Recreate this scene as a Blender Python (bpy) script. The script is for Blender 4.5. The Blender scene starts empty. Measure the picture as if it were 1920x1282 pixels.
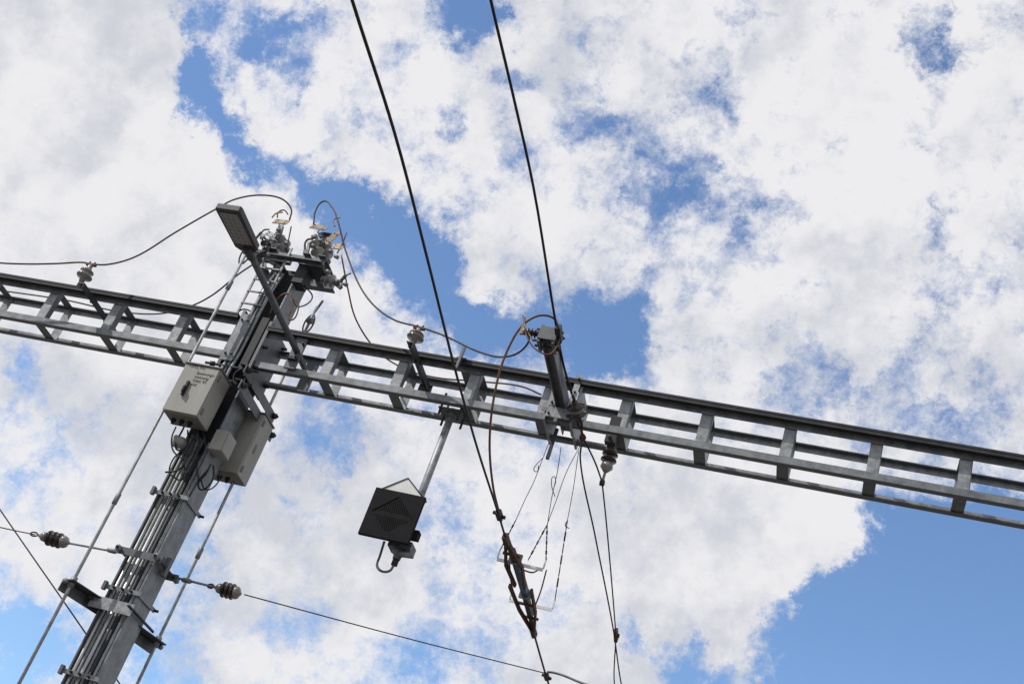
import bpy, bmesh, math, random
from mathutils import Vector, Matrix
random.seed(4)
sc=bpy.context.scene
sc.view_settings.view_transform='Standard'; sc.view_settings.look='None'; sc.view_settings.exposure=0

# ---------------------------------------------------------------- survey (bearing sheet of the photo -> world, metres; eye level is z=0)
RX=Vector((.9440,.1506,.2937)).normalized(); FW=Vector((-.2912,.7991,.5261)).normalized()
DN=FW.cross(RX).normalized(); RX=DN.cross(FW).normalized()
def ray(u,v): return RX*(u-960)+DN*(v-641)+FW*2400
def P(u,v,ax,val):
    d=ray(u,v); return d*(val/d[ax])
X,Y,Z=0,1,2
GROUND=-1.6

# ---------------------------------------------------------------- materials
def mat(name,col,rough=.6,metal=0.,var=.15,scale=8.,col2=None,bump=0.0,streak=False,spec=.5):
    m=bpy.data.materials.new(name); m.use_nodes=True; nt=m.node_tree; b=nt.nodes['Principled BSDF']
    tc=nt.nodes.new('ShaderNodeTexCoord'); n=nt.nodes.new('ShaderNodeTexNoise')
    n.inputs['Scale'].default_value=scale; n.inputs['Detail'].default_value=6; n.inputs['Roughness'].default_value=.65
    mp=nt.nodes.new('ShaderNodeMapping')
    if streak: mp.inputs['Scale'].default_value=(1.5,1.5,.25)
    nt.links.new(tc.outputs['Object'],mp.inputs[0]); nt.links.new(mp.outputs[0],n.inputs['Vector'])
    cr=nt.nodes.new('ShaderNodeValToRGB')
    c2=col2 or tuple(min(1,c*(1+var)) for c in col)
    c1=tuple(c*(1-var) for c in col)
    cr.color_ramp.elements[0].position=.36; cr.color_ramp.elements[1].position=.64
    cr.color_ramp.elements[0].color=(*c1,1); cr.color_ramp.elements[1].color=(*c2,1)
    nt.links.new(n.outputs['Fac'],cr.inputs[0]); nt.links.new(cr.outputs[0],b.inputs['Base Color'])
    mr=nt.nodes.new('ShaderNodeMapRange'); mr.inputs[3].default_value=max(0.05,rough-.12); mr.inputs[4].default_value=min(1,rough+.12)
    nt.links.new(n.outputs['Fac'],mr.inputs[0]); nt.links.new(mr.outputs[0],b.inputs['Roughness'])
    b.inputs['Metallic'].default_value=metal; b.inputs['Specular IOR Level'].default_value=spec
    if bump:
        bp=nt.nodes.new('ShaderNodeBump'); bp.inputs['Strength'].default_value=bump; bp.inputs['Distance'].default_value=.01
        nt.links.new(n.outputs['Fac'],bp.inputs['Height']); nt.links.new(bp.outputs[0],b.inputs['Normal'])
    return m
M=dict(
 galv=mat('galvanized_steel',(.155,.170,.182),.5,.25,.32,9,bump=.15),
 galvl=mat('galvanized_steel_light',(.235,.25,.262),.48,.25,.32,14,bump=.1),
 dark=mat('dark_steel_and_shade',(.03,.032,.036),.6,.1,.3,10,bump=.2,spec=.3),
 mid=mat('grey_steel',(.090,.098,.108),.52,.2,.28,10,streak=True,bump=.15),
 pipe=mat('bright_conduit',(.38,.39,.39),.3,.6,.2,6,streak=True),
 wire=mat('tarnished_wire',(.022,.018,.016),.6,.2,.3,20,spec=.3),
 feeder=mat('brown_feeder',(.055,.038,.028),.55,.2,.3,12,spec=.3),
 copper=mat('weathered_copper',(.12,.062,.038),.55,.3,.35,9,spec=.3),
 brass=mat('bronze_plate',(.26,.19,.12),.55,.1,.35,25,spec=.3),
 porc=mat('grey_glazed_porcelain',(.19,.18,.17),.2,0,.15,6),
 brown=mat('brown_glazed_insulator',(.022,.013,.012),.2,0,.3,8),
 black=mat('black_polymer',(.014,.014,.016),.55,0,.2,10,spec=.25),
 cab=mat('painted_cabinet',(.25,.247,.228),.55,0,.12,3,streak=True),
 cabs=mat('cabinet_trim',(.13,.13,.12),.6,0,.1,5),
 led=mat('led_lens_panel',(.20,.20,.21),.3,0,.1,30),
 lamp=mat('lamp_housing',(.05,.05,.053),.5,.1,.15,8,spec=.3),
 sign=mat('signal_black_paint',(.014,.014,.016),.85,0,.25,6,spec=.12),
 white=mat('white_paint',(.60,.61,.60),.5,0,.06,5),
 blue=mat('blue_insulating_rod',(.012,.075,.16),.45,0,.2,10),
 rust=mat('rust_brown_runner',(.075,.038,.026),.75,.1,.4,14,spec=.25),
 text=mat('label_ink',(.02,.02,.02),.6,0,.05,5),
)
# ---------------------------------------------------------------- geometry helpers
def grp(name,loc=(0,0,0)):
    e=bpy.data.objects.new(name,None); e.empty_display_size=.3; sc.collection.objects.link(e); e.location=loc; return e
class Part:
    def __init__(s,name,parent=None): s.n=name;s.p=parent;s.bm=bmesh.new();s.m=[]
    def mi(s,k):
        if k not in s.m: s.m.append(k)
        return s.m.index(k)
    def faces(s,vs,fs,k,smooth=False):
        V=[s.bm.verts.new(v) for v in vs]; i=s.mi(k)
        for f in fs:
            try: F=s.bm.faces.new([V[a] for a in f]); F.material_index=i; F.smooth=smooth
            except ValueError: pass
    def box(s,x0,x1,y0,y1,z0,z1,k='galv',bev=0):
        vs=[Vector((x,y,z)) for x in(x0,x1) for y in(y0,y1) for z in(z0,z1)]
        s.faces(vs,[(0,1,3,2),(4,6,7,5),(0,4,5,1),(2,3,7,6),(0,2,6,4),(1,5,7,3)],k)
    def bar(s,a,b,w,h,k='galv',up=(0,0,1)):
        a=Vector(a);b=Vector(b);d=(b-a).normalized();u=Vector(up)
        if abs(d.dot(u))>.95:u=Vector((0,1,0))
        sd=d.cross(u).normalized();u=sd.cross(d).normalized()
        vs=[p+sd*i*w/2+u*j*h/2 for p in(a,b) for i in(-1,1) for j in(-1,1)]
        s.faces(vs,[(0,1,3,2),(4,6,7,5),(0,4,5,1),(2,3,7,6),(0,2,6,4),(1,5,7,3)],k)
    def angle(s,a,b,w,h,t=.008,k='galv',su=1,up=(0,0,1)):
        a=Vector(a);b=Vector(b);d=(b-a).normalized();u=Vector(up);sd=d.cross(u).normalized()*su
        s.bar(a+u*h/2,b+u*h/2,t,h,k,up); s.bar(a+sd*(w/2+t/2+.0005)+u*t/2,b+sd*(w/2+t/2+.0005)+u*t/2,w,t,k,up)
    def tube(s,pts,r,k='wire',seg=8,sub=8,caps=True,straight=False):
        pts=[Vector(p) for p in pts]
        if len(pts)>2 and not straight:
            q=[]
            e=[pts[0]*2-pts[1]]+pts+[pts[-1]*2-pts[-2]]
            for i in range(1,len(e)-2):
                p0,p1,p2,p3=e[i-1:i+3]
                c=(p2-p1).length; l0=max((p1-p0).length,1e-4); l2=max((p3-p2).length,1e-4)
                m1=((p1-p0)/l0+(p2-p1)/c).normalized()*c; m2=((p2-p1)/c+(p3-p2)/l2).normalized()*c
                for j in range(sub):
                    t=j/sub; q.append((2*t**3-3*t*t+1)*p1+(t**3-2*t*t+t)*m1+(-2*t**3+3*t*t)*p2+(t**3-t*t)*m2)
            q.append(pts[-1]); pts=q
        n=len(pts); vs=[];prev=None
        for i,p in enumerate(pts):
            d=(pts[min(i+1,n-1)]-pts[max(i-1,0)]).normalized()
            if prev is None:
                u=Vector((0,0,1)) if abs(d.z)<.9 else Vector((1,0,0))
            else: u=prev
            u=(u-d*u.dot(d)).normalized();prev=u;w=d.cross(u)
            for j in range(seg):
                a=2*math.pi*j/seg; vs.append(p+u*math.cos(a)*r+w*math.sin(a)*r)
        fs=[(i*seg+j,i*seg+(j+1)%seg,(i+1)*seg+(j+1)%seg,(i+1)*seg+j) for i in range(n-1) for j in range(seg)]
        if caps: fs+= [tuple(range(seg))[::-1],tuple((n-1)*seg+j for j in range(seg))]
        s.faces(vs,fs,k,True)
    def cyl(s,a,b,r,k='galv',seg=14): s.tube([a,b],r,k,seg)
    def lathe(s,a,b,prof,k='porc',seg=20):
        a=Vector(a);b=Vector(b);L=(b-a).length;d=(b-a)/L
        u=Vector((0,0,1)) if abs(d.z)<.9 else Vector((1,0,0)); u=(u-d*u.dot(d)).normalized();w=d.cross(u)
        vs=[];n=len(prof)
        for t,r in prof:
            for j in range(seg):
                an=2*math.pi*j/seg; vs.append(a+d*L*t+(u*math.cos(an)+w*math.sin(an))*r)
        fs=[(i*seg+j,i*seg+(j+1)%seg,(i+1)*seg+(j+1)%seg,(i+1)*seg+j) for i in range(n-1) for j in range(seg)]
        fs+=[tuple(range(seg))[::-1],tuple((n-1)*seg+j for j in range(seg))]
        s.faces(vs,fs,k,True)
    def prism(s,outline,axis,c0,c1,k):
        def mk(p,c):
            l=list(p); l.insert(axis,c); return Vector(l)
        n=len(outline); vs=[mk(p,c0) for p in outline]+[mk(p,c1) for p in outline]
        s.faces(vs,[tuple(range(n))[::-1],tuple(range(n,2*n))]+[(i,(i+1)%n,n+(i+1)%n,n+i) for i in range(n)],k)
    def bolt(s,p,d,r=.014,l=.02,k='dark'):
        p=Vector(p);d=Vector(d).normalized(); s.tube([p,p+d*l],r,k,6)
    def done(s,bevel=0):
        bmesh.ops.recalc_face_normals(s.bm,faces=s.bm.faces)
        me=bpy.data.meshes.new(s.n); s.bm.to_mesh(me); s.bm.free()
        for k in s.m: me.materials.append(M[k])
        o=bpy.data.objects.new(s.n,me); sc.collection.objects.link(o)
        if s.p: o.parent=s.p; o.matrix_parent_inverse=Matrix.Translation(-Vector(s.p.location))
        if bevel:
            md=o.modifiers.new('bev','BEVEL'); md.width=bevel; md.segments=2; md.limit_method='ANGLE'; md.angle_limit=math.radians(40)
        return o
def sheds(n,r1,r0,t0=.12,t1=.88):
    pr=[(0,r0*.9),(t0,r0*.9)]
    st=(t1-t0)/n
    for i in range(n):
        a=t0+st*i; pr+=[(a+st*.15,r0),(a+st*.42,r1),(a+st*.56,r1),(a+st*.68,r0*1.15),(a+st*.95,r0)]
    return pr+[(t1,r0*.9),(1,r0*.9)]

# ---------------------------------------------------------------- ground
g=Part('ground'); S=400
g.faces([(-S,-S,GROUND),(S,-S,GROUND),(S,S,GROUND),(-S,S,GROUND)],[(0,1,2,3)],'galv'); go=g.done()
gm=mat('ballast_gravel',(.14,.13,.118),.95,0,.45,3.0,bump=.6); go.data.materials.clear(); go.data.materials.append(gm)

# ---------------------------------------------------------------- truss beams
YN,YF=10.02,10.40
def truss(name,x0,x1,z0,z1,rungs):
    e=grp(name,((x0+x1)/2,YN,z0)); c=Part('chords',e)
    # near top chord: vertical leg + outward flange and added cap rail, underside shade painted dark
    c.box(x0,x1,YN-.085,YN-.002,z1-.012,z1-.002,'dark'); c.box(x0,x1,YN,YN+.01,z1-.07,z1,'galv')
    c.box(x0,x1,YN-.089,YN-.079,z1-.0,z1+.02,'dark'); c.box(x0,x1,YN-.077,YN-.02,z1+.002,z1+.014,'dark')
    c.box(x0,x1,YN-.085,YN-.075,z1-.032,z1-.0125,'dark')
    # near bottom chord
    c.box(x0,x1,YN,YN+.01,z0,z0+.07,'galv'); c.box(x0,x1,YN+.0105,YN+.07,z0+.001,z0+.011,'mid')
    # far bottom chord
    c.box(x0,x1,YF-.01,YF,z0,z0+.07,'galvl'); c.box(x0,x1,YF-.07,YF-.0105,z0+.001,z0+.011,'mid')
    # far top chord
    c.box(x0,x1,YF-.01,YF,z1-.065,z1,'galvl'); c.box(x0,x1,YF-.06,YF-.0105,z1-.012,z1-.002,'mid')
    c.done()
    r=Part('battens',e); w=.05
    for x in rungs:
        if not(x0+.03<x<x1-.03): continue
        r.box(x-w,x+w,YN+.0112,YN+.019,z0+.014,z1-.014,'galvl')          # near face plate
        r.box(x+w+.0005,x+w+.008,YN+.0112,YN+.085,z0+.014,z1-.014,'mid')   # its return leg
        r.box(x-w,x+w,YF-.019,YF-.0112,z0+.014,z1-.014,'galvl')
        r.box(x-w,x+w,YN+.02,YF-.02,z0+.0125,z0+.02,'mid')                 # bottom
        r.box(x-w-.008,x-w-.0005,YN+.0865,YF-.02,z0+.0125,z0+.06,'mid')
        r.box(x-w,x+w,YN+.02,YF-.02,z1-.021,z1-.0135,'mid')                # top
        for a,b2 in(((x-w+.01,z0+.072),(x+w-.01,z0+.072)),((x-w+.01,z1-.073),(x+w-.01,z1-.073))):   # weld beads
            r.tube([(a[0],YN+.009,a[1]),(b2[0],YN+.009,b2[1])],.004,'mid',6)
    r.done()
    return e
truss('portal_truss_beam',-6.155,12,5.80,6.235,[-5.40+.7555*i for i in range(24)])
truss('portal_truss_beam',-22,-6.535,5.86,6.325,[-7.18-.81*i for i in range(19)])

# ---------------------------------------------------------------- mast
mx=-6.345
m=grp('catenary_mast',(mx,10.2,GROUND)); b=Part('h_section_column',m)
b.box(mx-.155,mx-.137,10.05,10.35,GROUND,7.15,'mid'); b.box(mx+.137,mx+.155,10.05,10.35,GROUND,7.15,'galv'); b.box(mx-.1365,mx+.1365,10.19,10.21,GROUND,7.15,'dark')
b.box(mx-.35,mx+.35,9.9,10.5,GROUND,GROUND+.04,'dark')
b.done(.002)
b=Part('conduits',m)
for i,(x,r,z1,k) in enumerate([(-.112,.020,4.95,'pipe'),(-.068,.016,4.97,'galv'),(-.026,.02,4.93,'pipe'),(.018,.014,4.95,'galv'),(.055,.016,4.75,'dark'),(.10,.018,4.9,'galvl')]):
    b.cyl((mx+x,10.08,GROUND),(mx+x,10.08,z1),r,k)
for x,r,k in((-.10,.018,'pipe'),(-.055,.014,'galv'),(-.01,.018,'galvl')):
    b.tube([(mx+x,9.985,5.5),(mx+x,9.975,5.7),(mx+x,10.0,5.9),(mx+x,10.0,6.6),(mx+x,10.06,7.0)],r,k)
b.done()
b=Part('conduit_clamps',m)
for z in(-.6,.4,1.4,2.45,3.27,4.27):
    b.bar((mx-.20,10.035,z),(mx+.19,10.035,z),.02,.04,'galv')
    b.bar((mx+.165,10.03,z-.0),(mx+.165,10.40,z),.012,.04,'galv'); b.bar((mx-.19,10.02,z-.04),(mx-.19,10.02,z+.04),.03,.04,'mid')
    for x in(-.09,0,.09): b.bolt((mx+x,10.024,z),(0,-1,0),.012,.03)
    b.bolt((mx+.171,10.39,z),(1,0,0),.014,.04)
b.done()
# beam seat plates and clamp channels
b=Part('beam_seat_plates',m)
b.box(mx-.16,mx-.03,9.95,9.96,5.78,6.36,'galv'); b.box(mx-.0295,mx-.02,9.9505,10.04,5.80,6.36,'mid'); b.box(mx+.156,mx+.188,9.98,10.44,5.66,6.34,'mid'); b.box(mx-.188,mx-.156,9.98,10.44,5.74,6.42,'mid')
b.box(mx+.05,mx+.13,9.99,10.0,5.75,6.38,'dark')
for z in(5.86,6.28):
    b.bolt((mx-.13,9.95,z),(0,-1,0),.013,.02,'mid'); b.bolt((mx-.06,9.95,z),(0,-1,0),.013,.02,'mid')
for z in(5.8,6.05,6.28):
    b.bolt((mx+.19,10.03,z),(1,0,0),.018,.05);b.bolt((mx+.19,10.38,z),(1,0,0),.018,.05)
for zz,y0,y1,xx in((5.50,9.80,10.82,mx+.235),(5.68,9.8,10.74,mx+.21)):
    b.box(xx-.035,xx+.035,y0,y1,zz,zz+.01,'dark'); b.box(xx+.0355,xx+.045,y0,y1,zz-.09,zz+.01,'mid')
    for yy in(y0+.05,y1-.05): b.cyl((xx-.05,yy,zz-.03),(xx+.10,yy,zz-.03),.016,'dark'); b.lathe((xx+.046,yy,zz-.03),(xx+.08,yy,zz-.03),[(0,.034),(1,.034)],'dark',6)
for zz in(5.56,5.72): b.cyl((mx-.30,9.97,zz),(mx+.3,9.97,zz),.014,'dark'); b.lathe((mx-.24,9.97,zz),(mx-.20,9.97,zz),[(0,.03),(1,.03)],'dark',6)
b.done()
# guide brackets of the operating rods
RL=(-6.68,9.76); RR=(-6.15,10.64)
b=Part('rod_guide_brackets',m)
def guide(z,rod,att,k):
    a=Vector((att[0],att[1],z)); r_=Vector((rod[0],rod[1],z)); d=(r_-a).normalized(); e=r_+d*.05
    b.bar(a,e,.15,.012,'dark'); n=d.cross(Vector((0,0,1)))*k; b.bar(a+n*.081+Vector((0,0,-.045)),e+n*.081+Vector((0,0,-.045)),.01,.11,'mid')
    b.cyl(r_+Vector((0,0,-.05)),r_+Vector((0,0,.05)),.03,'galv'); b.bolt(e+Vector((0,0,-.02)),d,.025,.03,'galv')
guide(3.14,RL,(mx-.14,10.18),1); guide(3.07,RR,(mx+.02,10.1),-1)
b.bar((mx-.24,10.0,3.10),(mx+.2,10.0,3.10),.012,.11,'galvl')
for x in(-.22,.19): b.cyl((mx+x,9.92,3.11),(mx+x,10.5,3.11),.013,'dark')
# span-wire attachment collar
b.bar((mx-.24,10.0,3.62),(mx+.24,10.0,3.62),.012,.07,'mid'); b.bar((mx-.24,10.40,3.62),(mx+.24,10.40,3.62),.012,.07,'mid')
for x in(-.20,.20):
    b.cyl((mx+x,9.92,3.62),(mx+x,10.5,3.62),.014,'dark')
    for yy in(9.96,10.45): b.lathe((mx+x,yy-.02,3.62),(mx+x,yy+.02,3.62),[(0,.032),(1,.032)],'galv',6)
    b.bar((mx+x,10.2,3.54),(mx+x,10.2,3.72),.05,.05,'mid')
b.done()
# head crossarm
b=Part('head_crossarm',m)
b.angle((mx-.46,10.0,7.14),(mx+.42,10.0,7.14),.07,.09,.01,'mid',1); b.angle((mx-.46,10.40,7.14),(mx+.42,10.40,7.14),.07,.09,.01,'mid',-1)
for x in(-.44,-.2,.2,.38): b.box(mx+x-.04,mx+x+.04,9.95,10.45,7.235,7.245,'mid')
b.box(mx-.26,mx-.24,9.98,10.0,6.35,7.14,'galvl'); b.box(mx-.02,mx+.0,9.98,10.0,6.35,7.3,'galvl')
for z in(6.5,6.66,6.82,6.98,7.10): b.bar((mx-.25,9.97,z),(mx-.01,9.97,z),.016,.016,'galv')
b.bar((mx+.2,10.1,6.9),(mx+.2,10.1,7.14),.12,.16,'dark')
b.box(mx+.24,mx+.44,9.96,10.2,7.09,7.135,'dark')
b.done()
# loose cables round the cabinets
b=Part('control_cables',m)
def C(l,yv,r,k='black'): b.tube([P(u,v,Y,yv) for u,v in l],r,k,6)
C([(345,800),(330,840),(350,850),(335,880),(310,885)],9.9,.010); C([(365,805),(362,840),(345,870),(350,890)],9.95,.009)
C([(330,800),(322,820),(325,845),(345,862)],9.85,.008); C([(380,808),(385,840),(370,870),(372,900)],9.98,.008)
C([(352,806),(350,835),(325,860),(318,885),(335,900)],9.93,.008); C([(372,806),(372,845),(358,880),(340,900)],9.97,.008)
C([(400,872),(398,900),(378,918),(372,905),(390,880)],10.1,.009); C([(395,870),(385,890),(370,905),(355,930)],10.0,.009)
C([(412,885),(408,905),(388,918),(378,900),(384,880)],10.15,.007)
C([(440,590),(455,580),(470,584),(478,600)],10.0,.008); C([(455,690),(440,700),(438,720)],9.8,.008)
C([(505,590),(520,560),(540,550),(548,570),(545,600),(560,575),(555,560)],10.05,.009,'copper')
C([(570,535),(585,560),(560,575),(548,560)],10.1,.008)
b.lathe(P(325,825,Y,9.9),P(345,832,Y,10.0),[(0,.01),(.1,.06),(.8,.06),(1,.05)],'cab',16)
b.done()

# ---------------------------------------------------------------- cabinets
def cabinet(name,x0,x1,y0,y1,z0,z1,front=True):
    e=grp(name,((x0+x1)/2,(y0+y1)/2,z0)); q=Part('housing',e)
    q.box(x0,x1,y0+.02,y1,z0,z1,'cab'); q.done(.006)
    q=Part('door',e); q.box(x0+.004,x1-.004,y0,y0+.018,z0+.004,z1-.004,'cab'); q.done(.005)
    q=Part('fittings',e); q.box(x0-.012,x1+.012,y0-.012,y1+.01,z1+.001,z1+.014,'cabs')
    for z in(z0+.08,z1-.08): q.box(x1+.001,x1+.012,y0+.03,y0+.06,z-.03,z+.03,'cabs')
    q.box(x0+.02,x1-.02,y0+.03,y1-.02,z0-.008,z0-.001,'cabs')
    for i in range(3): q.lathe((x0+.08+i*.09,(y0+y1)/2,z0-.06),(x0+.08+i*.09,(y0+y1)/2,z0-.0085),[(0,.014),(.4,.014),(.41,.024),(1,.024)],'black',10)
    q.box(x0+.02,x1-.02,y1,y1+.03,z0+.06,z0+.1,'galv'); q.box(x0+.02,x1-.02,y1,y1+.03,z1-.1,z1-.06,'galv'); q.done()
    return e
c1=cabinet('electrical_cabinet',-6.66,-6.275,9.70,9.985,4.97,5.52)
q=Part('door_handle',c1); q.box(-6.54,-6.512,9.675,9.699,5.155,5.32,'black'); q.box(-6.537,-6.515,9.65,9.6745,5.18,5.25,'black'); q.done(.004)
def label(txt,x,z,size,parent,y):
    cu=bpy.data.curves.new('lettering','FONT'); cu.body=txt; cu.size=size; cu.extrude=.0005; cu.space_line=1.0
    o=bpy.data.objects.new('lettering',cu); sc.collection.objects.link(o); cu.materials.append(M['text'])
    o.rotation_euler=(math.radians(90),0,0); o.location=(x,y,z); o.parent=parent; o.matrix_parent_inverse=Matrix.Translation(-Vector(parent.location))
label('Spannungs-\nmessung\nGleis 93\nsüd',-6.50,5.42,.045,c1,9.698)
label('+SPG_93s',-6.62,5.482,.045,c1,9.698)
c2=cabinet('electrical_cabinet',-6.43,-6.02,10.41,10.68,4.80,5.50)
q=Part('rating_plate',c2); q.box(-6.018,-6.016,10.50,10.54,5.1,5.2,'cabs'); q.done()
j=grp('junction_box',(-6.1,10.08,4.85)); q=Part('box_body',j); q.box(-6.188,-6.05,9.98,10.18,4.80,5.02,'cab'); q.done(.008)
q=Part('lid',j); q.box(-6.049,-6.035,9.985,10.175,4.805,5.015,'cab'); q.done(.005)

# ---------------------------------------------------------------- operating rods
for nm,(x,y),zt in(('switch_operating_rod',RL,7.2),('switch_operating_rod',RR,7.05)):
    e=grp(nm,(x,y,0)); q=Part('rod',e); q.cyl((x,y,-.2),(x,y,zt),.0155,'galvl',10)
    for z in(1.2,4.0,6.55): q.lathe((x,y,z-.06),(x,y,z+.06),[(0,.017),(.05,.024),(.95,.024),(1,.017)],'galv',10)
    q.tube([(x-.02,y,zt-.36),(x-.045,y,zt-.30),(x-.045,y,zt-.18),(x,y,zt-.1)],.009,'dark'); q.tube([(x+.02,y,zt-.36),(x+.045,y,zt-.30),(x+.045,y,zt-.18),(x,y,zt-.1)],.009,'dark')
    q.lathe((x-.03,y,zt-.2),(x+.03,y,zt-.2),[(0,.035),(1,.035)],'galv',10)
    q.cyl((x,y,zt-.1),(x+(.0),y+.06,zt+.12),.014,'dark'); q.box(x-.08,x+.08,y-.07,y+.09,-.5,-.2,'mid')
    q.done()

# ---------------------------------------------------------------- pole-top disconnectors
def disc_ins(q,a,b,r=.07,n=3,k='porc'):
    q.lathe(a,b,sheds(n,r,r*.38),k); 
    a=Vector(a);b=Vector(b);d=(b-a)
    q.lathe(a-d*.12,a+d*.1,[(0,r*.3),(.1,r*.5),(1,r*.5)],'galv',12); q.lathe(b-d*.1,b+d*.1,[(0,r*.5),(.9,r*.5),(1,r*.3)],'galv',12)
def plate(q,c,ux,uy,w,h,k='brass'):
    c=Vector(c);ux=Vector(ux).normalized();uy=Vector(uy);uy=(uy-ux*uy.dot(ux)).normalized();n=ux.cross(uy)
    vs=[c+ux*i*w/2+uy*j_*h/2+n*l for l in(-.005,.005) for i,j_ in((-1,-1),(1,-1),(1,1),(-1,1))]
    q.faces(vs,[(0,3,2,1),(4,5,6,7),(0,1,5,4),(1,2,6,5),(2,3,7,6),(3,0,4,7)],k)
    for i in(-.3,.3):
        for j_ in(-.25,.25):
            p=c+ux*w*i+uy*h*j_; q.tube([p-n*.009,p+n*.009],.008,'dark',6)
def spring(q,a,b,r,turns=6,k='galvl'):
    a=Vector(a);b=Vector(b);d=(b-a);L=d.length;d/=L;u=Vector((1,0,0));u=(u-d*u.dot(d)).normalized();w=d.cross(u)
    q.tube([a+d*L*t/(turns*8)+(u*math.cos(t*math.pi/4)+w*math.sin(t*math.pi/4))*r for t in range(turns*8+1)],.007,k,6,straight=True)
def S(u,v,y=10.1): return P(u,v,Y,y)
e=grp('disconnector_switch',S(515,480)); q=Part('insulators',e)
disc_ins(q,S(520,488),S(505,452),.072,2); disc_ins(q,S(530,478,10.2),S(522,440,10.2),.075,2); disc_ins(q,S(503,478,9.95),S(494,446,9.95),.05,2,'brown')
disc_ins(q,S(540,470,10.2),S(530,446,10.2),.06,1)
q.done()
q=Part('contacts',e)
plate(q,S(527,416),(1,0,.05),(0,.5,1),.17,.10); plate(q,S(508,440),(1,0,-.3),(0,.3,1),.13,.07,'galv'); plate(q,S(500,470,10.0),(.3,0,1),(1,0,-.2),.2,.05,'dark')
spring(q,S(522,445),S(528,422),.028); q.tube([S(520,408),S(522,398),S(532,394),S(540,402)],.008,'copper',6)
q.tube([S(488,448),S(494,432),S(505,430)],.009,'dark',6); q.tube([S(537,470),S(543,440),S(546,425)],.008,'dark',6); q.tube([S(510,408),S(518,400),S(530,398)],.009,'brass',6)
q.bar(S(488,486),S(545,492),.05,.05,'mid'); q.bar(S(497,505),S(492,440),.03,.03,'galv'); q.bar(S(478,480,9.8),S(500,470,9.95),.03,.03,'dark')
for (u,v) in((500,455),(512,450),(535,455),(490,470),(520,430),(508,492)): q.lathe(S(u,v,10.0),S(u+6,v+3,10.0),[(0,.022),(1,.022)],'galv',8)
q.done()
e=grp('disconnector_switch',S(605,490)); q=Part('insulators',e)
disc_ins(q,S(598,485),S(590,446),.075,2); disc_ins(q,S(613,488,10.2),S(606,446,10.2),.08,3); disc_ins(q,S(606,524),S(632,530),.075,2)
q.done()
q=Part('contacts',e)
plate(q,S(598,426),(1,0,.0),(0,.5,1),.19,.09); plate(q,S(622,446),(.45,0,1),(1,0,-.2),.2,.07,'brass'); plate(q,S(634,462),(1,0,.1),(0,.3,1),.12,.10,'brass'); plate(q,S(612,440,10.15),(1,0,0),(0,0,1),.12,.05,'dark')
plate(q,S(640,525),(.4,0,1),(0,1,0),.15,.05,'galv')
q.tube([S(628,425),S(626,412),S(638,408)],.008,'brass',6); q.tube([S(632,475),S(643,455),S(650,436)],.008,'copper',6); q.tube([S(640,540),S(645,520),S(658,512)],.008,'dark',6)
q.bar(S(562,492),S(588,498),.05,.05,'mid'); q.bar(S(574,470),S(570,505),.05,.04,'mid'); q.bar(S(590,500),S(640,540),.03,.04,'dark'); q.bar(S(580,455),S(575,480),.03,.03,'galv')
q.tube([S(572,475),S(576,450),S(590,448)],.012,'dark',6); spring(q,S(606,462),S(600,432),.026,5,'galv')
for (u,v) in((585,460),(598,450),(617,470),(628,480),(600,495),(612,508),(575,490),(645,532)): q.lathe(S(u,v,10.0),S(u+6,v+3,10.0),[(0,.022),(1,.022)],'galv',8)
q.done()

# ---------------------------------------------------------------- street lamp on horizontal outreach
lx=-5.755
e=grp('street_lamp',(lx,10.0,6.05)); q=Part('outreach_tube',e)
q.cyl((lx,10.46,6.03),(lx,8.40,6.06),.032,'mid'); 
for yy in(10.0,10.42): q.box(lx-.06,lx+.06,yy-.04 if yy>10.2 else yy-.03,yy+.0,5.83,6.20,'mid')
q.box(lx-.05,lx+.05,9.93,9.969,5.92,5.95,'dark')
for z in(5.94,6.12): q.bolt((lx-.045,9.97,z),(0,-1,0),.014,.04); q.bolt((lx+.045,9.97,z),(0,-1,0),.014,.04)
q.done()
q=Part('lamp_head',e)
o=[(-.125,7.90),(-.115,7.87),(.115,7.87),(.125,7.90),(.115,8.40),(.07,8.45),(-.07,8.45),(-.115,8.40)]
q.prism([(lx-.02+a,y) for a,y in o],2,6.06,6.12,'lamp'); 
for i in range(6): q.box(lx-.1,lx+.06,7.95+i*.07,7.965+i*.07,6.121,6.14,'lamp')
q.cyl((lx,8.38,6.055),(lx,8.52,6.055),.045,'lamp')
q.done(.006)
q=Part('led_panel',e); q.box(lx-.11,lx+.07,7.92,8.33,6.052,6.0595,'led')
for i in range(4):
    for k_ in range(8): 
        cx_=lx-.092+i*.048; cy=7.95+k_*.05
        q.lathe((cx_,cy,6.0515),(cx_,cy,6.046),[(0,.014),(.6,.012),(1,.006)],'porc',8)
q.done()

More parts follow.
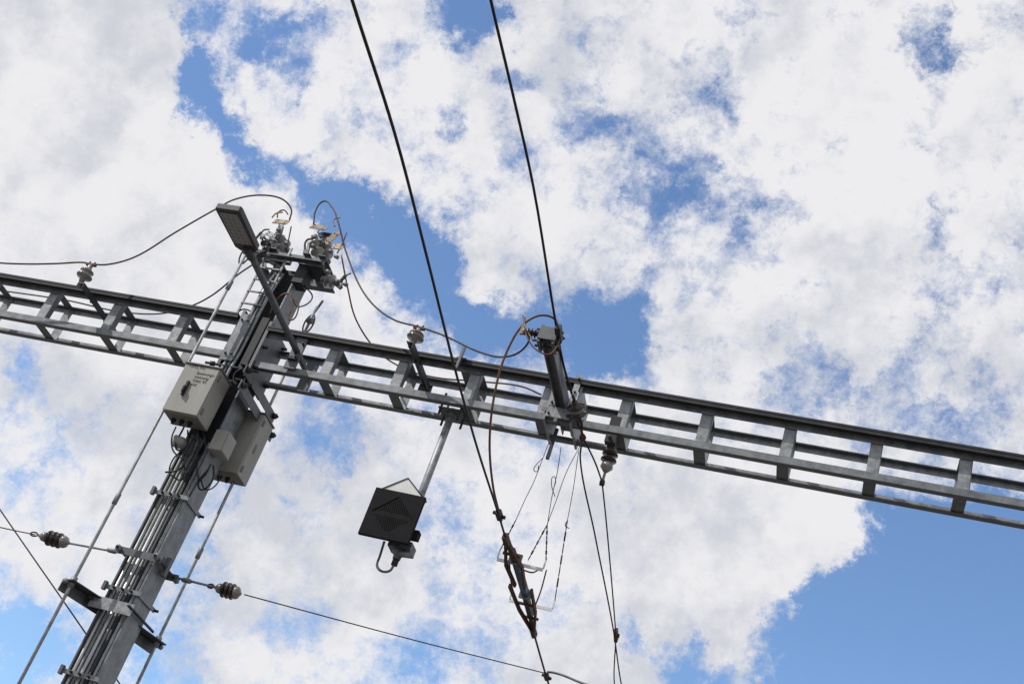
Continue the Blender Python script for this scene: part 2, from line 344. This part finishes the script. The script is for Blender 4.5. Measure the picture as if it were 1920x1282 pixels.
# ---------------------------------------------------------------- line-side post insulators on the beam
def post_insulator(u0,v0,ut,vt,ax,zarm,y0):
    a=Vector((ax,9.72,zarm)); top=P(ut,vt,Y,9.74)
    e=grp('post_insulator',a); q=Part('bracket_arm',e)
    q.box(ax-.035,ax+.035,9.66,10.50,zarm-.03,zarm-.02,'mid'); q.box(ax+.0355,ax+.043,9.66,10.50,zarm-.09,zarm-.02,'dark')
    for yy in(9.7,9.95,10.3): q.bolt((ax,yy,zarm-.03),(0,0,-1),.016,.035)
    q.box(ax-.07,ax+.07,10.42,10.43,zarm-.16,zarm+.06,'mid'); q.done()
    q=Part('insulator_body',e); b_=Vector((top.x,9.74,zarm-.02)); 
    q.lathe(b_,top,[(0,.022),(.22,.022),(.23,.03),(.38,.03),(.42,.082),(.47,.088),(.52,.06),(.62,.045),(.66,.075),(.70,.072),(.76,.03),(.9,.028),(1,.02)],'porc',24)
    q.bar(top+Vector((-.06,0,.0)),top+Vector((.06,0,.0)),.03,.02,'rust'); q.bolt(top+Vector((-.03,0,.01)),(0,0,1),.01,.03,'rust'); q.bolt(top+Vector((.03,0,.01)),(0,0,1),.01,.03,'rust')
    q.done()
post_insulator(160,540,171,497,-8.25,6.24,9.7); post_insulator(778,650,786,616,-4.50,6.20,9.7)

# ---------------------------------------------------------------- feeder wires
def wire(name,pts,r,k='feeder',sub=8):
    return wirew(name,[P(*p) for p in pts],r,k,sub)
def wirew(name,pv,r,k='feeder',sub=8):
    e=grp(name,pv[0]); q=Part('strand',e); q.tube(pv,r,k,8,sub); q.done(); return e
wirew('feeder_cable',[Vector((-20,9.75,6.6)),Vector((-14,9.75,6.2))]+[P(*p) for p in [(0,493,Y,9.75),(60,495,Y,9.75),(110,494,Y,9.75),(155,492,Y,9.75),(172,495,Y,9.74),(200,496,Y,9.75),(250,483,Y,9.8),(330,435,Y,9.85),(405,392,Y,9.9),(440,374,Y,9.95),(490,366,Y,10),(530,374,Y,10.05),(546,392,Y,10.1),(543,412,Y,10.1)]],.0095)
wirew('feeder_cable',[P(*p) for p in [(500,480,Y,10.2),(450,512,Y,10.2),(400,552,Y,10.3),(355,575,Y,10.45),(300,588,Y,10.55),(230,585,Y,10.55),(120,562,Y,10.55)]]+[Vector((-12,10.55,6.4)),Vector((-20,10.55,6.5))],.009)
wire('feeder_cable',[(588,420,Y,10.1),(592,395,Y,10.1),(605,378,Y,10.1),(622,388,Y,10.05),(635,420,Y,10.),(648,470,Y,10),(690,560,Y,9.9),(740,600,Y,9.8),(787,613,Y,9.74),(830,628,Y,9.7),(900,660,Y,9.5),(945,669,Y,9.3),(980,655,Y,9.1),(992,635,Y,9),(986,622,Y,8.95)],.0095)
wire('feeder_cable',[(640,478,Y,10.1),(652,540,Y,10.2),(668,600,Y,10.3),(705,655,Y,10.5),(760,692,Y,10.55),(820,708,Y,10.55),(900,715,Y,10.55),(980,725,Y,10.55),(1015,740,Y,10.55)],.009,'copper')

# ---------------------------------------------------------------- messenger wire, its support arm and clamps
e=grp('messenger_support_arm',(-2.95,10.0,5.98)); q=Part('arm_channel',e)
q.box(-3.0,-2.99,8.93,10.46,5.92,6.04,'galv'); q.box(-2.91,-2.90,8.93,10.46,5.92,6.04,'galv'); q.box(-2.9895,-2.9105,8.93,10.46,5.972,5.982,'mid')
q.done(.002)
q=Part('mounting_plates',e)
q.box(-3.09,-3.07,9.97,10.44,5.78,6.20,'galvl'); q.box(-2.83,-2.81,9.97,10.44,5.78,6.20,'galvl'); q.box(-3.066,-2.834,9.94,9.95,5.80,5.91,'galvl')
q.box(-3.12,-2.78,9.955,9.965,5.86,5.90,'galv'); q.box(-3.066,-3.01,9.94,9.95,5.92,6.3,'galvl');q.box(-2.89,-2.834,9.94,9.95,5.92,6.3,'galvl')
for z in(5.83,5.95,6.1,6.25):
    for x in(-3.04,-2.86): q.bolt((x,9.94,z),(0,-1,0),.012,.025,'mid')
q.box(-2.98,-2.95,10.1,10.13,5.45,5.78,'dark'); q.done()
q=Part('end_clamp',e)
q.box(-3.03,-3.005,8.88,9.05,5.90,6.08,'mid'); q.box(-2.895,-2.87,8.88,9.05,5.90,6.08,'mid'); q.box(-3.03,-2.87,8.87,8.879,5.93,6.06,'mid')
for y in(8.92,9.0):
    for z in(5.93,6.05): q.cyl((-3.07,y,z),(-2.83,y,z),.011,'dark'); q.lathe((-2.87,y,z),(-2.845,y,z),[(0,.024),(1,.024)],'dark',6)
a_=P(985,622,Y,8.93); b2=P(1022,629,Y,8.93)
q.lathe(a_,b2,sheds(5,.042,.022,.08,.95),'brown',16); q.lathe(a_+(a_-b2)*.15,a_,[(0,.02),(1,.035)],'galv',10); q.bar(a_+Vector((-.03,0,-.03)),a_+Vector((-.03,0,.07)),.03,.03,'brass')
q.tube([P(1000,640,Y,8.9),P(985,612,Y,8.9),P(980,590,Y,8.9)],.006,'brass',6)
q.bar((-2.86,8.80,6.03),(-2.86,8.98,6.0),.05,.06,'dark')
q.done()
ms=[Vector((-3.35,-14,6.75)),Vector((-3.2,-4,6.65)),Vector((-3.13,1,6.55))]+[P(*p) for p in [(920,0,0,-3.05),(960,170,0,-3.01),(1000,350,0,-2.96),(1041,600,0,-2.89),(1058,690,0,-2.88),(1072,738,Y,9.74)]]
e=wirew('messenger_wire',ms,.0115,'wire',6)
e=grp('strain_insulator',P(1082,772,Y,9.85)); q=Part('insulator_body',e)
A=P(1074,740,Y,9.74);B=P(1093,818,Y,10.1)
q.cyl(A,A.lerp(B,.22),.014,'dark'); q.lathe(A.lerp(B,.15),A.lerp(B,.62),sheds(2,.085,.03),'brown',24); q.lathe(A.lerp(B,.30),A.lerp(B,.44),[(0,.03),(.3,.062),(.8,.062),(1,.03)],'porc',20)
q.tube([A.lerp(B,.6),A.lerp(B,.68)+Vector((.02,0,0)),A.lerp(B,.8),A.lerp(B,.68)-Vector((.02,0,0)),A.lerp(B,.6)],.008,'wire',6); q.cyl(A.lerp(B,.78),B,.012,'rust')
q.lathe(B+Vector((0,-.03,0)),B+Vector((0,.04,-.02)),[(0,.02),(.5,.035),(1,.02)],'rust',8)
q.done()
wirew('messenger_wire',[B]+[P(*p) for p in [(1088,860,Y,10.6),(1115,1000,Y,12),(1150,1180,Y,14.2)]]+[P(1165,1282,Y,15.5),Vector((-2.6,24,5.6)),Vector((-2.6,45,6.4))],.009,'wire')
wirew('messenger_wire',[B+Vector((0,0,-.01)),P(1112,858,Y,10.3),P(1128,900,Y,10.2)],.008,'wire')
e=grp('strain_insulator',P(1138,862,Y,10.2)); q=Part('hanger_bracket',e)
T=P(1148,838,Y,10.2); q.box(T.x-.05,T.x+.05,10.03,10.10,5.70,5.98,'dark'); q.box(T.x-.035,T.x+.035,10.12,10.25,5.70,5.80,'mid'); q.cyl((T.x,9.98,5.73),(T.x,10.35,5.73),.016,'dark'); q.done()
q=Part('insulator_body',e); B3=P(1129,905,Y,10.2); q.cyl(T,T.lerp(B3,.2),.016,'galv'); q.lathe(T.lerp(B3,.08),T.lerp(B3,.5),sheds(2,.075,.03),'brown',24); q.lathe(T.lerp(B3,.45),T.lerp(B3,.7),[(0,.05),(.5,.06),(1,.02)],'porc',20); q.lathe(T.lerp(B3,.0),T.lerp(B3,.14),[(0,.02),(.5,.05),(1,.055)],'porc',20)
q.cyl(T.lerp(B3,.65),B3,.013,'galv'); q.lathe(B3+Vector((-.02,0,0)),B3+Vector((.02,0,0)),[(0,.03),(1,.03)],'dark',8); q.done()
J=P(1155,1190,Y,14.2)
wirew('guy_wire',[B3,P(1135,960,Y,11),P(1146,1080,Y,12.5),J],.008,'wire')
e=grp('wire_clamp',J); q=Part('clamp_body',e); q.bar(J-Vector((0,.1,-.02)),J+Vector((0,.1,-.02)),.04,.07,'rust'); q.bolt(J,(1,0,0),.025,.04,'rust'); q.done()
wirew('guy_wire',[J,P(1152,1282,Y,15.5),Vector((-2.75,22,5.2))],.008,'wire')

# ---------------------------------------------------------------- contact wire, jumpers
cp=[P(u,v,Z,4.6) for u,v in((660,0),(740,250),(800,480),(850,680),(895,840),(935,965),(950,1015))]
wirew('contact_wire',[Vector((-2.7,-16,4.6)),Vector((-2.85,-4,4.6))]+cp,.0098,'wire',6)
cp2=[P(u,v,Z,4.6) for u,v in((1000,1183),(1025,1270))]
wirew('contact_wire',cp2+[Vector((-3.3,25,4.6)),Vector((-3.4,45,4.6))],.011,'wire',6)
wire('jumper_cable',[(1046,615,Y,9.0),(1040,598,Y,9),(1015,591,Y,8.95),(985,605,Y,8.95),(950,660,Y,9),(927,740,Y,9.1),(918,830,Y,9.3),(925,915,Y,9.55),(936,962,Z,4.62)],.0105,'copper')
wire('jumper_cable',[(984,594,Y,8.95),(988,630,Y,8.9),(1005,655,Y,8.9),(1030,664,Y,8.9),(1046,645,Y,8.9),(1049,612,Y,8.95)],.007,'copper')
for (u,v) in((936,965),(1025,1268)):
    c_=P(u,v,Z,4.6); e=grp('wire_clamp',c_); q=Part('clamp_body',e); q.bar(c_-Vector((0,.07,0)),c_+Vector((0,.07,0)),.045,.05,'wire'); q.bolt(c_+Vector((.0,.03,0)),(1,0,0),.018,.05,'wire');q.bolt(c_+Vector((-.0,-.03,0)),(-1,0,0),.018,.05,'wire'); q.done()

# ---------------------------------------------------------------- section insulator under the messenger wire
def cx(y):
    a,b=cp[-1],cp2[0]; return a.x+(b.x-a.x)*(y-a.y)/(b.y-a.y)
ya,yb=cp[-1].y,cp2[0].y
e=grp('section_insulator',(cx(11.2),11.2,4.6)); q=Part('runners',e)
def R_(y,dx,dz=0): return Vector((cx(y)+dx,y,4.6+dz))
for s_ in(-1,1):
    q.bar(R_(ya,.01*s_),R_(ya+.5,.08*s_),.022,.04,'rust'); q.bar(R_(ya+.5,.08*s_),R_(ya+.95,.05*s_),.022,.04,'rust')
    q.bar(R_(yb,.01*s_),R_(yb-.5,.085*s_),.022,.04,'rust'); q.bar(R_(yb-.5,.085*s_),R_(yb-1.05,.11*s_),.022,.04,'rust')
    q.tube([R_(11.6,.09*s_),R_(11.4,.15*s_,.1),R_(11.2,.19*s_,.24)],.008,'rust',6)
    q.tube([R_(10.75,.07*s_),R_(10.95,.13*s_,.08),R_(11.05,.15*s_,.16)],.008,'rust',6)
q.bar(R_(ya-.12,0),R_(ya+.08,0),.045,.06,'rust'); q.bar(R_(yb-.08,0),R_(yb+.12,0),.045,.06,'rust')
for yy in(ya+.3,yb-.3,yb-.62): q.bar(R_(yy,-.085,.02),R_(yy,.085,.02),.03,.02,'rust')
q.bar(R_(ya+.05,0,.02),R_(ya+.35,0,.03),.03,.05,'rust'); q.bar(R_(yb-.05,0,.02),R_(yb-.35,0,.03),.03,.05,'rust'); q.done()
q=Part('insulating_rod',e); q.bar(R_(ya+.5,0,.06),R_(yb-.75,0,.06),.062,.06,'blue'); q.bar(R_(ya+.25,0,.04),R_(ya+.52,0,.05),.05,.06,'dark'); q.bar(R_(yb-.77,0,.05),R_(yb-.3,0,.04),.05,.06,'dark')
for yy in(ya+.5,yb-.75): q.bar(R_(yy-.03,-.06,.06),R_(yy-.03,.06,.06),.03,.1,'galv')
q.done()
q=Part('spreader_bars',e)
D1=[P(932,1048,Z,4.68),P(1018,1068,Z,4.68)];D2=[P(955,1125,Z,4.68),P(1035,1143,Z,4.68)]
for D_ in(D1,D2):
    q.bar(D_[0],D_[1],.01,.032,'white')
    for p in D_: q.bar(p+Vector((0,0,.017)),p+Vector((0,0,.12)),.012,.02,'white')
q.done()
q=Part('dropper_wires',e)
def drop(l,end):
    pv=[P(*p) for p in l]; q.tube(pv,.0035,'wire',6)
    a=pv[-1]; n=7
    for i in range(n):
        p0=a.lerp(end,i/n);p1=a.lerp(end,(i+.75)/n); q.tube([p0,p1],.009 if i%2 else .006,'galv' if i%3==0 else 'rust',6)
    q.tube([a,end],.004,'wire',6)
up=Vector((0,0,.1))
drop([(1033,820,Y,10.45),(1018,858,Y,10.4),(1000,905,Y,10.4),(985,935,Y,10.5),(967,975,Y,10.6)],D1[0]+up)
drop([(1088,835,Y,10.5),(1062,885,Y,10.5),(1042,940,Y,10.55),(1025,985,Y,10.6)],P(990,1050,Z,4.72))
drop([(1052,838,Y,10.45),(1045,885,Y,10.45),(1035,930,Y,10.5),(1026,985,Y,10.6)],D1[1]+up)
drop([(1085,845,Y,10.6),(1075,915,Y,10.8),(1064,975,Y,11.0)],D2[1]+up)
q.tube([P(1018,858,Y,10.4),P(1008,868,Y,10.4),P(1001,880,Y,10.4),P(1006,884,Y,10.4),P(1010,872,Y,10.4)],.004,'wire',6)
q.tube([P(1040,930,Y,10.5),P(1034,905,Y,10.5),P(1038,893,Y,10.5),P(1042,900,Y,10.5),P(1038,915,Y,10.5)],.004,'wire',6)
q.tube([P(1064,975,Y,11),P(1060,985,Y,11),P(1067,990,Y,11)],.005,'wire',6)
q.done()

# ---------------------------------------------------------------- span wires with strain insulators
def strain(a,b,flip=False):
    e=grp('strain_insulator',a.lerp(b,.5)); q=Part('insulator_body',e)
    if flip: a,b=b,a
    q.lathe(a,a.lerp(b,.3),[(0,.012),(.2,.02),(.5,.045),(1,.05)],'porc',18)
    q.lathe(a.lerp(b,.28),a.lerp(b,.78),sheds(3,.075,.035,.02,.98),'brown',24)
    q.lathe(a.lerp(b,.76),b,[(0,.055),(.3,.062),(.6,.05),(.8,.02),(1,.014)],'porc',18)
    q.tube([a,a.lerp(b,-.12)+Vector((0,0,.02)),a.lerp(b,-.25),a.lerp(b,-.12)-Vector((0,0,.02)),a],.008,'rust',6)
    q.done()
yl=10.3
p=lambda u,v,y=yl:P(u,v,Y,y)
strain(p(72,1003),p(130,1018))
strain(p(402,1100,10.42),p(452,1113,10.42))
mxl=p(228,1036,10.05); mxr=p(300,1075,10.45)
wirew('span_wire',[Vector((-20,10.3,4.1)),p(0,988),p(66,1002)],.006,'wire')
wirew('tie_rod',[p(130,1018),mxl],.011,'galv'); wirew('tie_rod',[mxr,p(402,1100,10.42)],.012,'galv')
cl=P(1025,1262,Z,4.6)
e1=p(458,1114,10.42)
wirew('span_wire',[e1,e1.lerp(cl,.5)+Vector((0,0,-.012)),cl],.0058,'wire')
wirew('registration_rod',[cl+Vector((.0,0,.02)),cl+Vector((.08,0,.03)),P(1105,1284,Y,13.2),Vector((-1.2,13.0,4.55))],.014,'mid')
for u,v,y in((310,1076,10.44),(350,1088,10.42),(210,1032,10.1)):
    pp=p(u,v,y); e=grp('turnbuckle',pp); q=Part('buckle_body',e); q.lathe(pp-Vector((.05,0,0)),pp+Vector((.05,0,0)),[(0,.016),(.2,.024),(.8,.024),(1,.016)],'galv',10); q.done()
wirew('guy_wire',[P(-160,720,Y,10.62),P(0,955,Y,10.62),P(225,1282,Y,10.62),P(300,1400,Y,10.62)],.007,'wire')

# ---------------------------------------------------------------- hanging direction signal
px,py=-4.04,10.2
e=grp('hanging_railway_signal',(px,py,5.8)); q=Part('hanger_post',e)
q.cyl((px,py,4.28),(px,py,5.83),.036,'galvl',18); q.lathe((px,py,5.73),(px,py,5.82),[(0,.05),(1,.05)],'mid',16)
q.box(px-.12,px+.12,10.10,10.30,5.775,5.789,'mid'); q.cyl((px-.1,10.12,5.72),(px-.1,10.12,5.95),.012,'dark');q.cyl((px+.1,10.12,5.68),(px+.1,10.12,5.95),.012,'dark');q.cyl((px-.1,10.28,5.68),(px-.1,10.28,5.95),.012,'dark');q.cyl((px+.1,10.28,5.68),(px+.1,10.28,5.95),.012,'dark')
q.box(px-.05,px+.05,9.90,10.60,6.235,6.25,'mid'); q.box(px-.012,px+.012,9.86,9.90,6.1,6.36,'mid')
q.done()
q=Part('signal_housing',e); x0,x1,z0,z1=-4.395,-3.90,4.275,4.76
q.box(x0,x1,9.98,10.02,z0,z1,'sign'); q.done(.008)
q=Part('light_screen',e); q.box(x0+.05,x1-.05,10.045,10.14,z0+.06,z1-.05,'sign')
xm=(x0+x1)/2
q.prism([(x0+.0,z1-.03),(xm,z1+.165),(x1-.0,z1-.03),(x1-.02,z1-.10),(x0+.02,z1-.10)],1,10.024,10.032,'white')
q.prism([(x0+.0,z1-.03),(xm,z1+.165),(xm,z1+.175),(x0-.005,z1-.02)],1,10.018,10.04,'sign'); q.prism([(x1,z1-.03),(x1+.005,z1-.02),(xm,z1+.175),(xm,z1+.165)],1,10.018,10.04,'sign')
q.box(x1-.06,x1+.03,10.05,10.13,z0+.10,z0+.18,'sign'); q.done()
q=Part('arrow_relief',e)
zm=(z0+z1)/2
def chev(sgn):
    a_=Vector((x0+.05,9.978,zm+.005*sgn));b_=Vector((xm,9.978,zm+.19*sgn));c_=Vector((x1-.05,9.978,zm+.005*sgn))
    if sgn>0:
        for s0,s1 in((a_,b_),(b_,c_)): q.bar(s0,s1,.004,.008,'sign',up=(0,1,0))
    rows=8
    for i in range(rows):
        zz=zm+sgn*(.03+i*.018); half=.17*(1-i/rows)
        n=int(half/.011)
        for k_ in range(-n,n+1):
            if abs(k_*.02)<=half: q.lathe((xm+k_*.02+(i%2)*.01,9.9795,zz),(xm+k_*.02+(i%2)*.01,9.975,zz),[(0,.005),(1,.003)],'sign',6)
chev(1); chev(-1); q.done()
q=Part('cable_gland',e)
q.lathe((px,py,4.30),(px,py,4.20),[(0,.06),(.5,.06),(.55,.04),(1,.036)],'galv',14); q.box(px-.10,px+.12,10.12,10.28,4.285,4.36,'mid')
q.cyl((px+.02,py-.05,4.24),(px+.16,py-.05,4.25),.03,'galv'); q.cyl((px,py,4.14),(px,py,4.2),.03,'dark')
q.tube([Vector((px,py,4.15)),Vector((px-.02,py,4.08)),Vector((px-.09,py,4.06)),Vector((px-.15,py,4.10)),Vector((px-.16,py,4.2)),Vector((px-.13,py-.1,4.30))],.012,'mid',8)
q.done()

# ---------------------------------------------------------------- sun
sun_el=math.radians(48); sun_az=math.radians(235)
sd=Vector((math.sin(sun_az)*math.cos(sun_el),math.cos(sun_az)*math.cos(sun_el),math.sin(sun_el)))
L=bpy.data.lights.new('sun','SUN'); L.energy=3.6; L.angle=math.radians(.6); L.color=(1,.95,.88)
lo=bpy.data.objects.new('sun',L); sc.collection.objects.link(lo); lo.rotation_euler=(-sd).to_track_quat('-Z','Y').to_euler(); lo.location=(-10,-10,30)

# ---------------------------------------------------------------- sky: Nishita + procedural cumulus field by compass direction
w=bpy.data.worlds.new('World'); sc.world=w; w.use_nodes=True; nt=w.node_tree; nt.nodes.clear(); N=nt.nodes.new; Lk=nt.links.new
try: w.cycles.sampling_method='MANUAL'; w.cycles.sample_map_resolution=256
except Exception: pass
def math_(op,a,b=None,c=None,clamp=False):
    n=N('ShaderNodeMath'); n.operation=op; n.use_clamp=clamp
    for i,v in enumerate((a,b,c)):
        if v is None: continue
        if isinstance(v,(int,float)): n.inputs[i].default_value=v
        else: Lk(v,n.inputs[i])
    return n.outputs[0]
def vm(op,a,b,scale=None):
    n=N('ShaderNodeVectorMath'); n.operation=op
    for i,v in enumerate((a,b)):
        if v is None: continue
        if isinstance(v,(tuple,Vector)): n.inputs[i].default_value=tuple(v)
        else: Lk(v,n.inputs[i])
    if scale is not None: n.inputs['Scale'].default_value=scale
    return n
tc=N('ShaderNodeTexCoord').outputs['Generated']; dirn=vm('NORMALIZE',tc,None).outputs[0]
def noise(vec,scale,detail,rough=.6,off=(0,0,0)):
    v=vm('ADD',vec,off).outputs[0] if off!=(0,0,0) else vec
    n=N('ShaderNodeTexNoise'); n.inputs['Scale'].default_value=scale; n.inputs['Detail'].default_value=detail; n.inputs['Roughness'].default_value=rough
    Lk(v,n.inputs['Vector']); return n
def smooth(v,a,b,lo_=0,hi=1):
    n=N('ShaderNodeMapRange'); n.interpolation_type='SMOOTHSTEP'; Lk(v,n.inputs[0]); n.inputs[1].default_value=a; n.inputs[2].default_value=b; n.inputs[3].default_value=lo_; n.inputs[4].default_value=hi; return n.outputs[0]
w1=vm('SCALE',vm('SUBTRACT',noise(dirn,17,6,.68).outputs['Color'],(.5,.5,.5)).outputs[0],None,.10).outputs[0]
wd=vm('ADD',dirn,w1).outputs[0]
B=[(375,40,60,.8),(345,10,45,.7),(385,110,55,.7),(395,165,60,1.0),(410,225,60,1.2),(450,280,55,1.1),(510,300,45,.7),(340,150,45,.8),(545,70,75,.6),(500,50,50,.4),(870,35,75,1.05),(925,12,55,.8),(575,310,50,.9),(640,370,60,1.1),(700,430,80,1.2),(790,425,75,.85),(770,500,80,1.2),(820,570,75,1.15),(890,615,70,1.05),(960,650,75,.75),(840,210,42,.75),(970,155,42,.75),(880,370,55,.6),(1110,215,80,.45),(1180,225,70,.5),(1290,180,60,.35),(1200,385,80,.5),(1280,335,80,.5),(1370,390,80,.5),(1440,460,60,.5),(1010,570,65,.5),(1080,610,80,1.05),(1165,620,85,1.2),(1120,665,70,1.0),(1200,660,50,.5),(1740,75,65,1.15),(1370,225,45,.5),(1775,430,50,.5),(1780,530,50,.55),(1540,720,80,.55),(1690,780,90,.5),(1800,800,90,.35),(1700,690,50,.4),(1600,850,60,.3),(1700,1180,260,1.5),(1880,1090,190,1.3),(1550,1240,140,1.3),(1850,1260,260,1.5),(1300,1295,70,1.1),(1190,1195,50,.6),(60,1205,110,1.1),(0,1250,90,.5),(870,1080,75,.5),(790,1000,55,.3),(600,790,70,.5),(640,860,60,.45),(560,1160,65,.4),(850,1230,110,.45),(740,1250,80,.4),(320,1240,110,.6),(1040,760,90,.45),(90,830,80,.35),(60,700,60,.35),(1200,760,60,.35),
(180,350,300,-.8),(150,120,200,-.5),(1650,250,260,-.25),(1330,1120,105,-1),(1400,1010,120,-.8),(1500,1045,85,-.8),(1600,1050,60,-.5),(1385,1185,60,-.7),(660,1010,130,-.3),(1560,960,100,-.7),(1250,1000,150,-.4),(330,600,200,-.4),(1560,560,130,-.25),(1780,930,70,-.4),(900,500,50,-.4),(560,230,60,-.4),(1060,540,45,-.5),(1230,570,40,-.4)]
tot=None
for u,v,r,wt in B:
    d=ray(u,v); n_=d.length; c=d/n_
    dist=vm('DISTANCE',wd,c).outputs['Value']
    o_=smooth(dist,0,1.55*r/n_,wt,0)
    tot=o_ if tot is None else math_('ADD',tot,o_)
fb=noise(wd,19,9,.62,(5.3,2.1,.7)).outputs['Fac']
fb2=noise(dirn,40,7,.66,(1.3,8.1,2.7)).outputs['Fac']
clear=math_('ADD',tot,math_('MULTIPLY',math_('SUBTRACT',fb,.5),2.6))
clear=math_('ADD',clear,math_('MULTIPLY',math_('SUBTRACT',fb2,.5),1.9))
alpha=smooth(clear,-.08,1.02)
sky=N('ShaderNodeTexSky'); sky.sky_type='NISHITA'; sky.sun_disc=False; sky.sun_elevation=sun_el; sky.sun_rotation=sun_az; sky.air_density=1.0; sky.dust_density=.4; sky.ozone_density=1.8
gn=vm('MULTIPLY',sky.outputs[0],(1.0,1.12,1.24)).outputs[0]
bg1=N('ShaderNodeBackground'); Lk(gn,bg1.inputs[0]); bg1.inputs[1].default_value=.15
sh=noise(wd,6.5,5,.55,(9,4,2)).outputs['Fac']; sh2=noise(dirn,20,6,.6,(2,4,6)).outputs['Fac']
shade=math_('ADD',math_('MULTIPLY',sh,.55),math_('MULTIPLY',sh2,.45))
sf=smooth(shade,.39,.57)
mx_=N('ShaderNodeMix'); mx_.data_type='RGBA'; Lk(sf,mx_.inputs[0]); mx_.inputs[6].default_value=(.62,.64,.70,1); mx_.inputs[7].default_value=(.85,.845,.87,1)
bg2=N('ShaderNodeBackground'); Lk(mx_.outputs[2],bg2.inputs[0]); bg2.inputs[1].default_value=1.0
ms_=N('ShaderNodeMixShader'); Lk(alpha,ms_.inputs[0]); Lk(bg2.outputs[0],ms_.inputs[1]); Lk(bg1.outputs[0],ms_.inputs[2])
out=N('ShaderNodeOutputWorld'); Lk(ms_.outputs[0],out.inputs[0])

# ---------------------------------------------------------------- camera
cam=bpy.data.cameras.new('camera'); cam.lens=45; cam.sensor_width=36; cam.clip_end=2000; cam.clip_start=.05
co=bpy.data.objects.new('camera',cam); sc.collection.objects.link(co)
mt=Matrix.Identity(4)
for i in range(3): mt[i][0]=RX[i]; mt[i][1]=-DN[i]; mt[i][2]=-FW[i]
co.matrix_world=mt; sc.camera=co
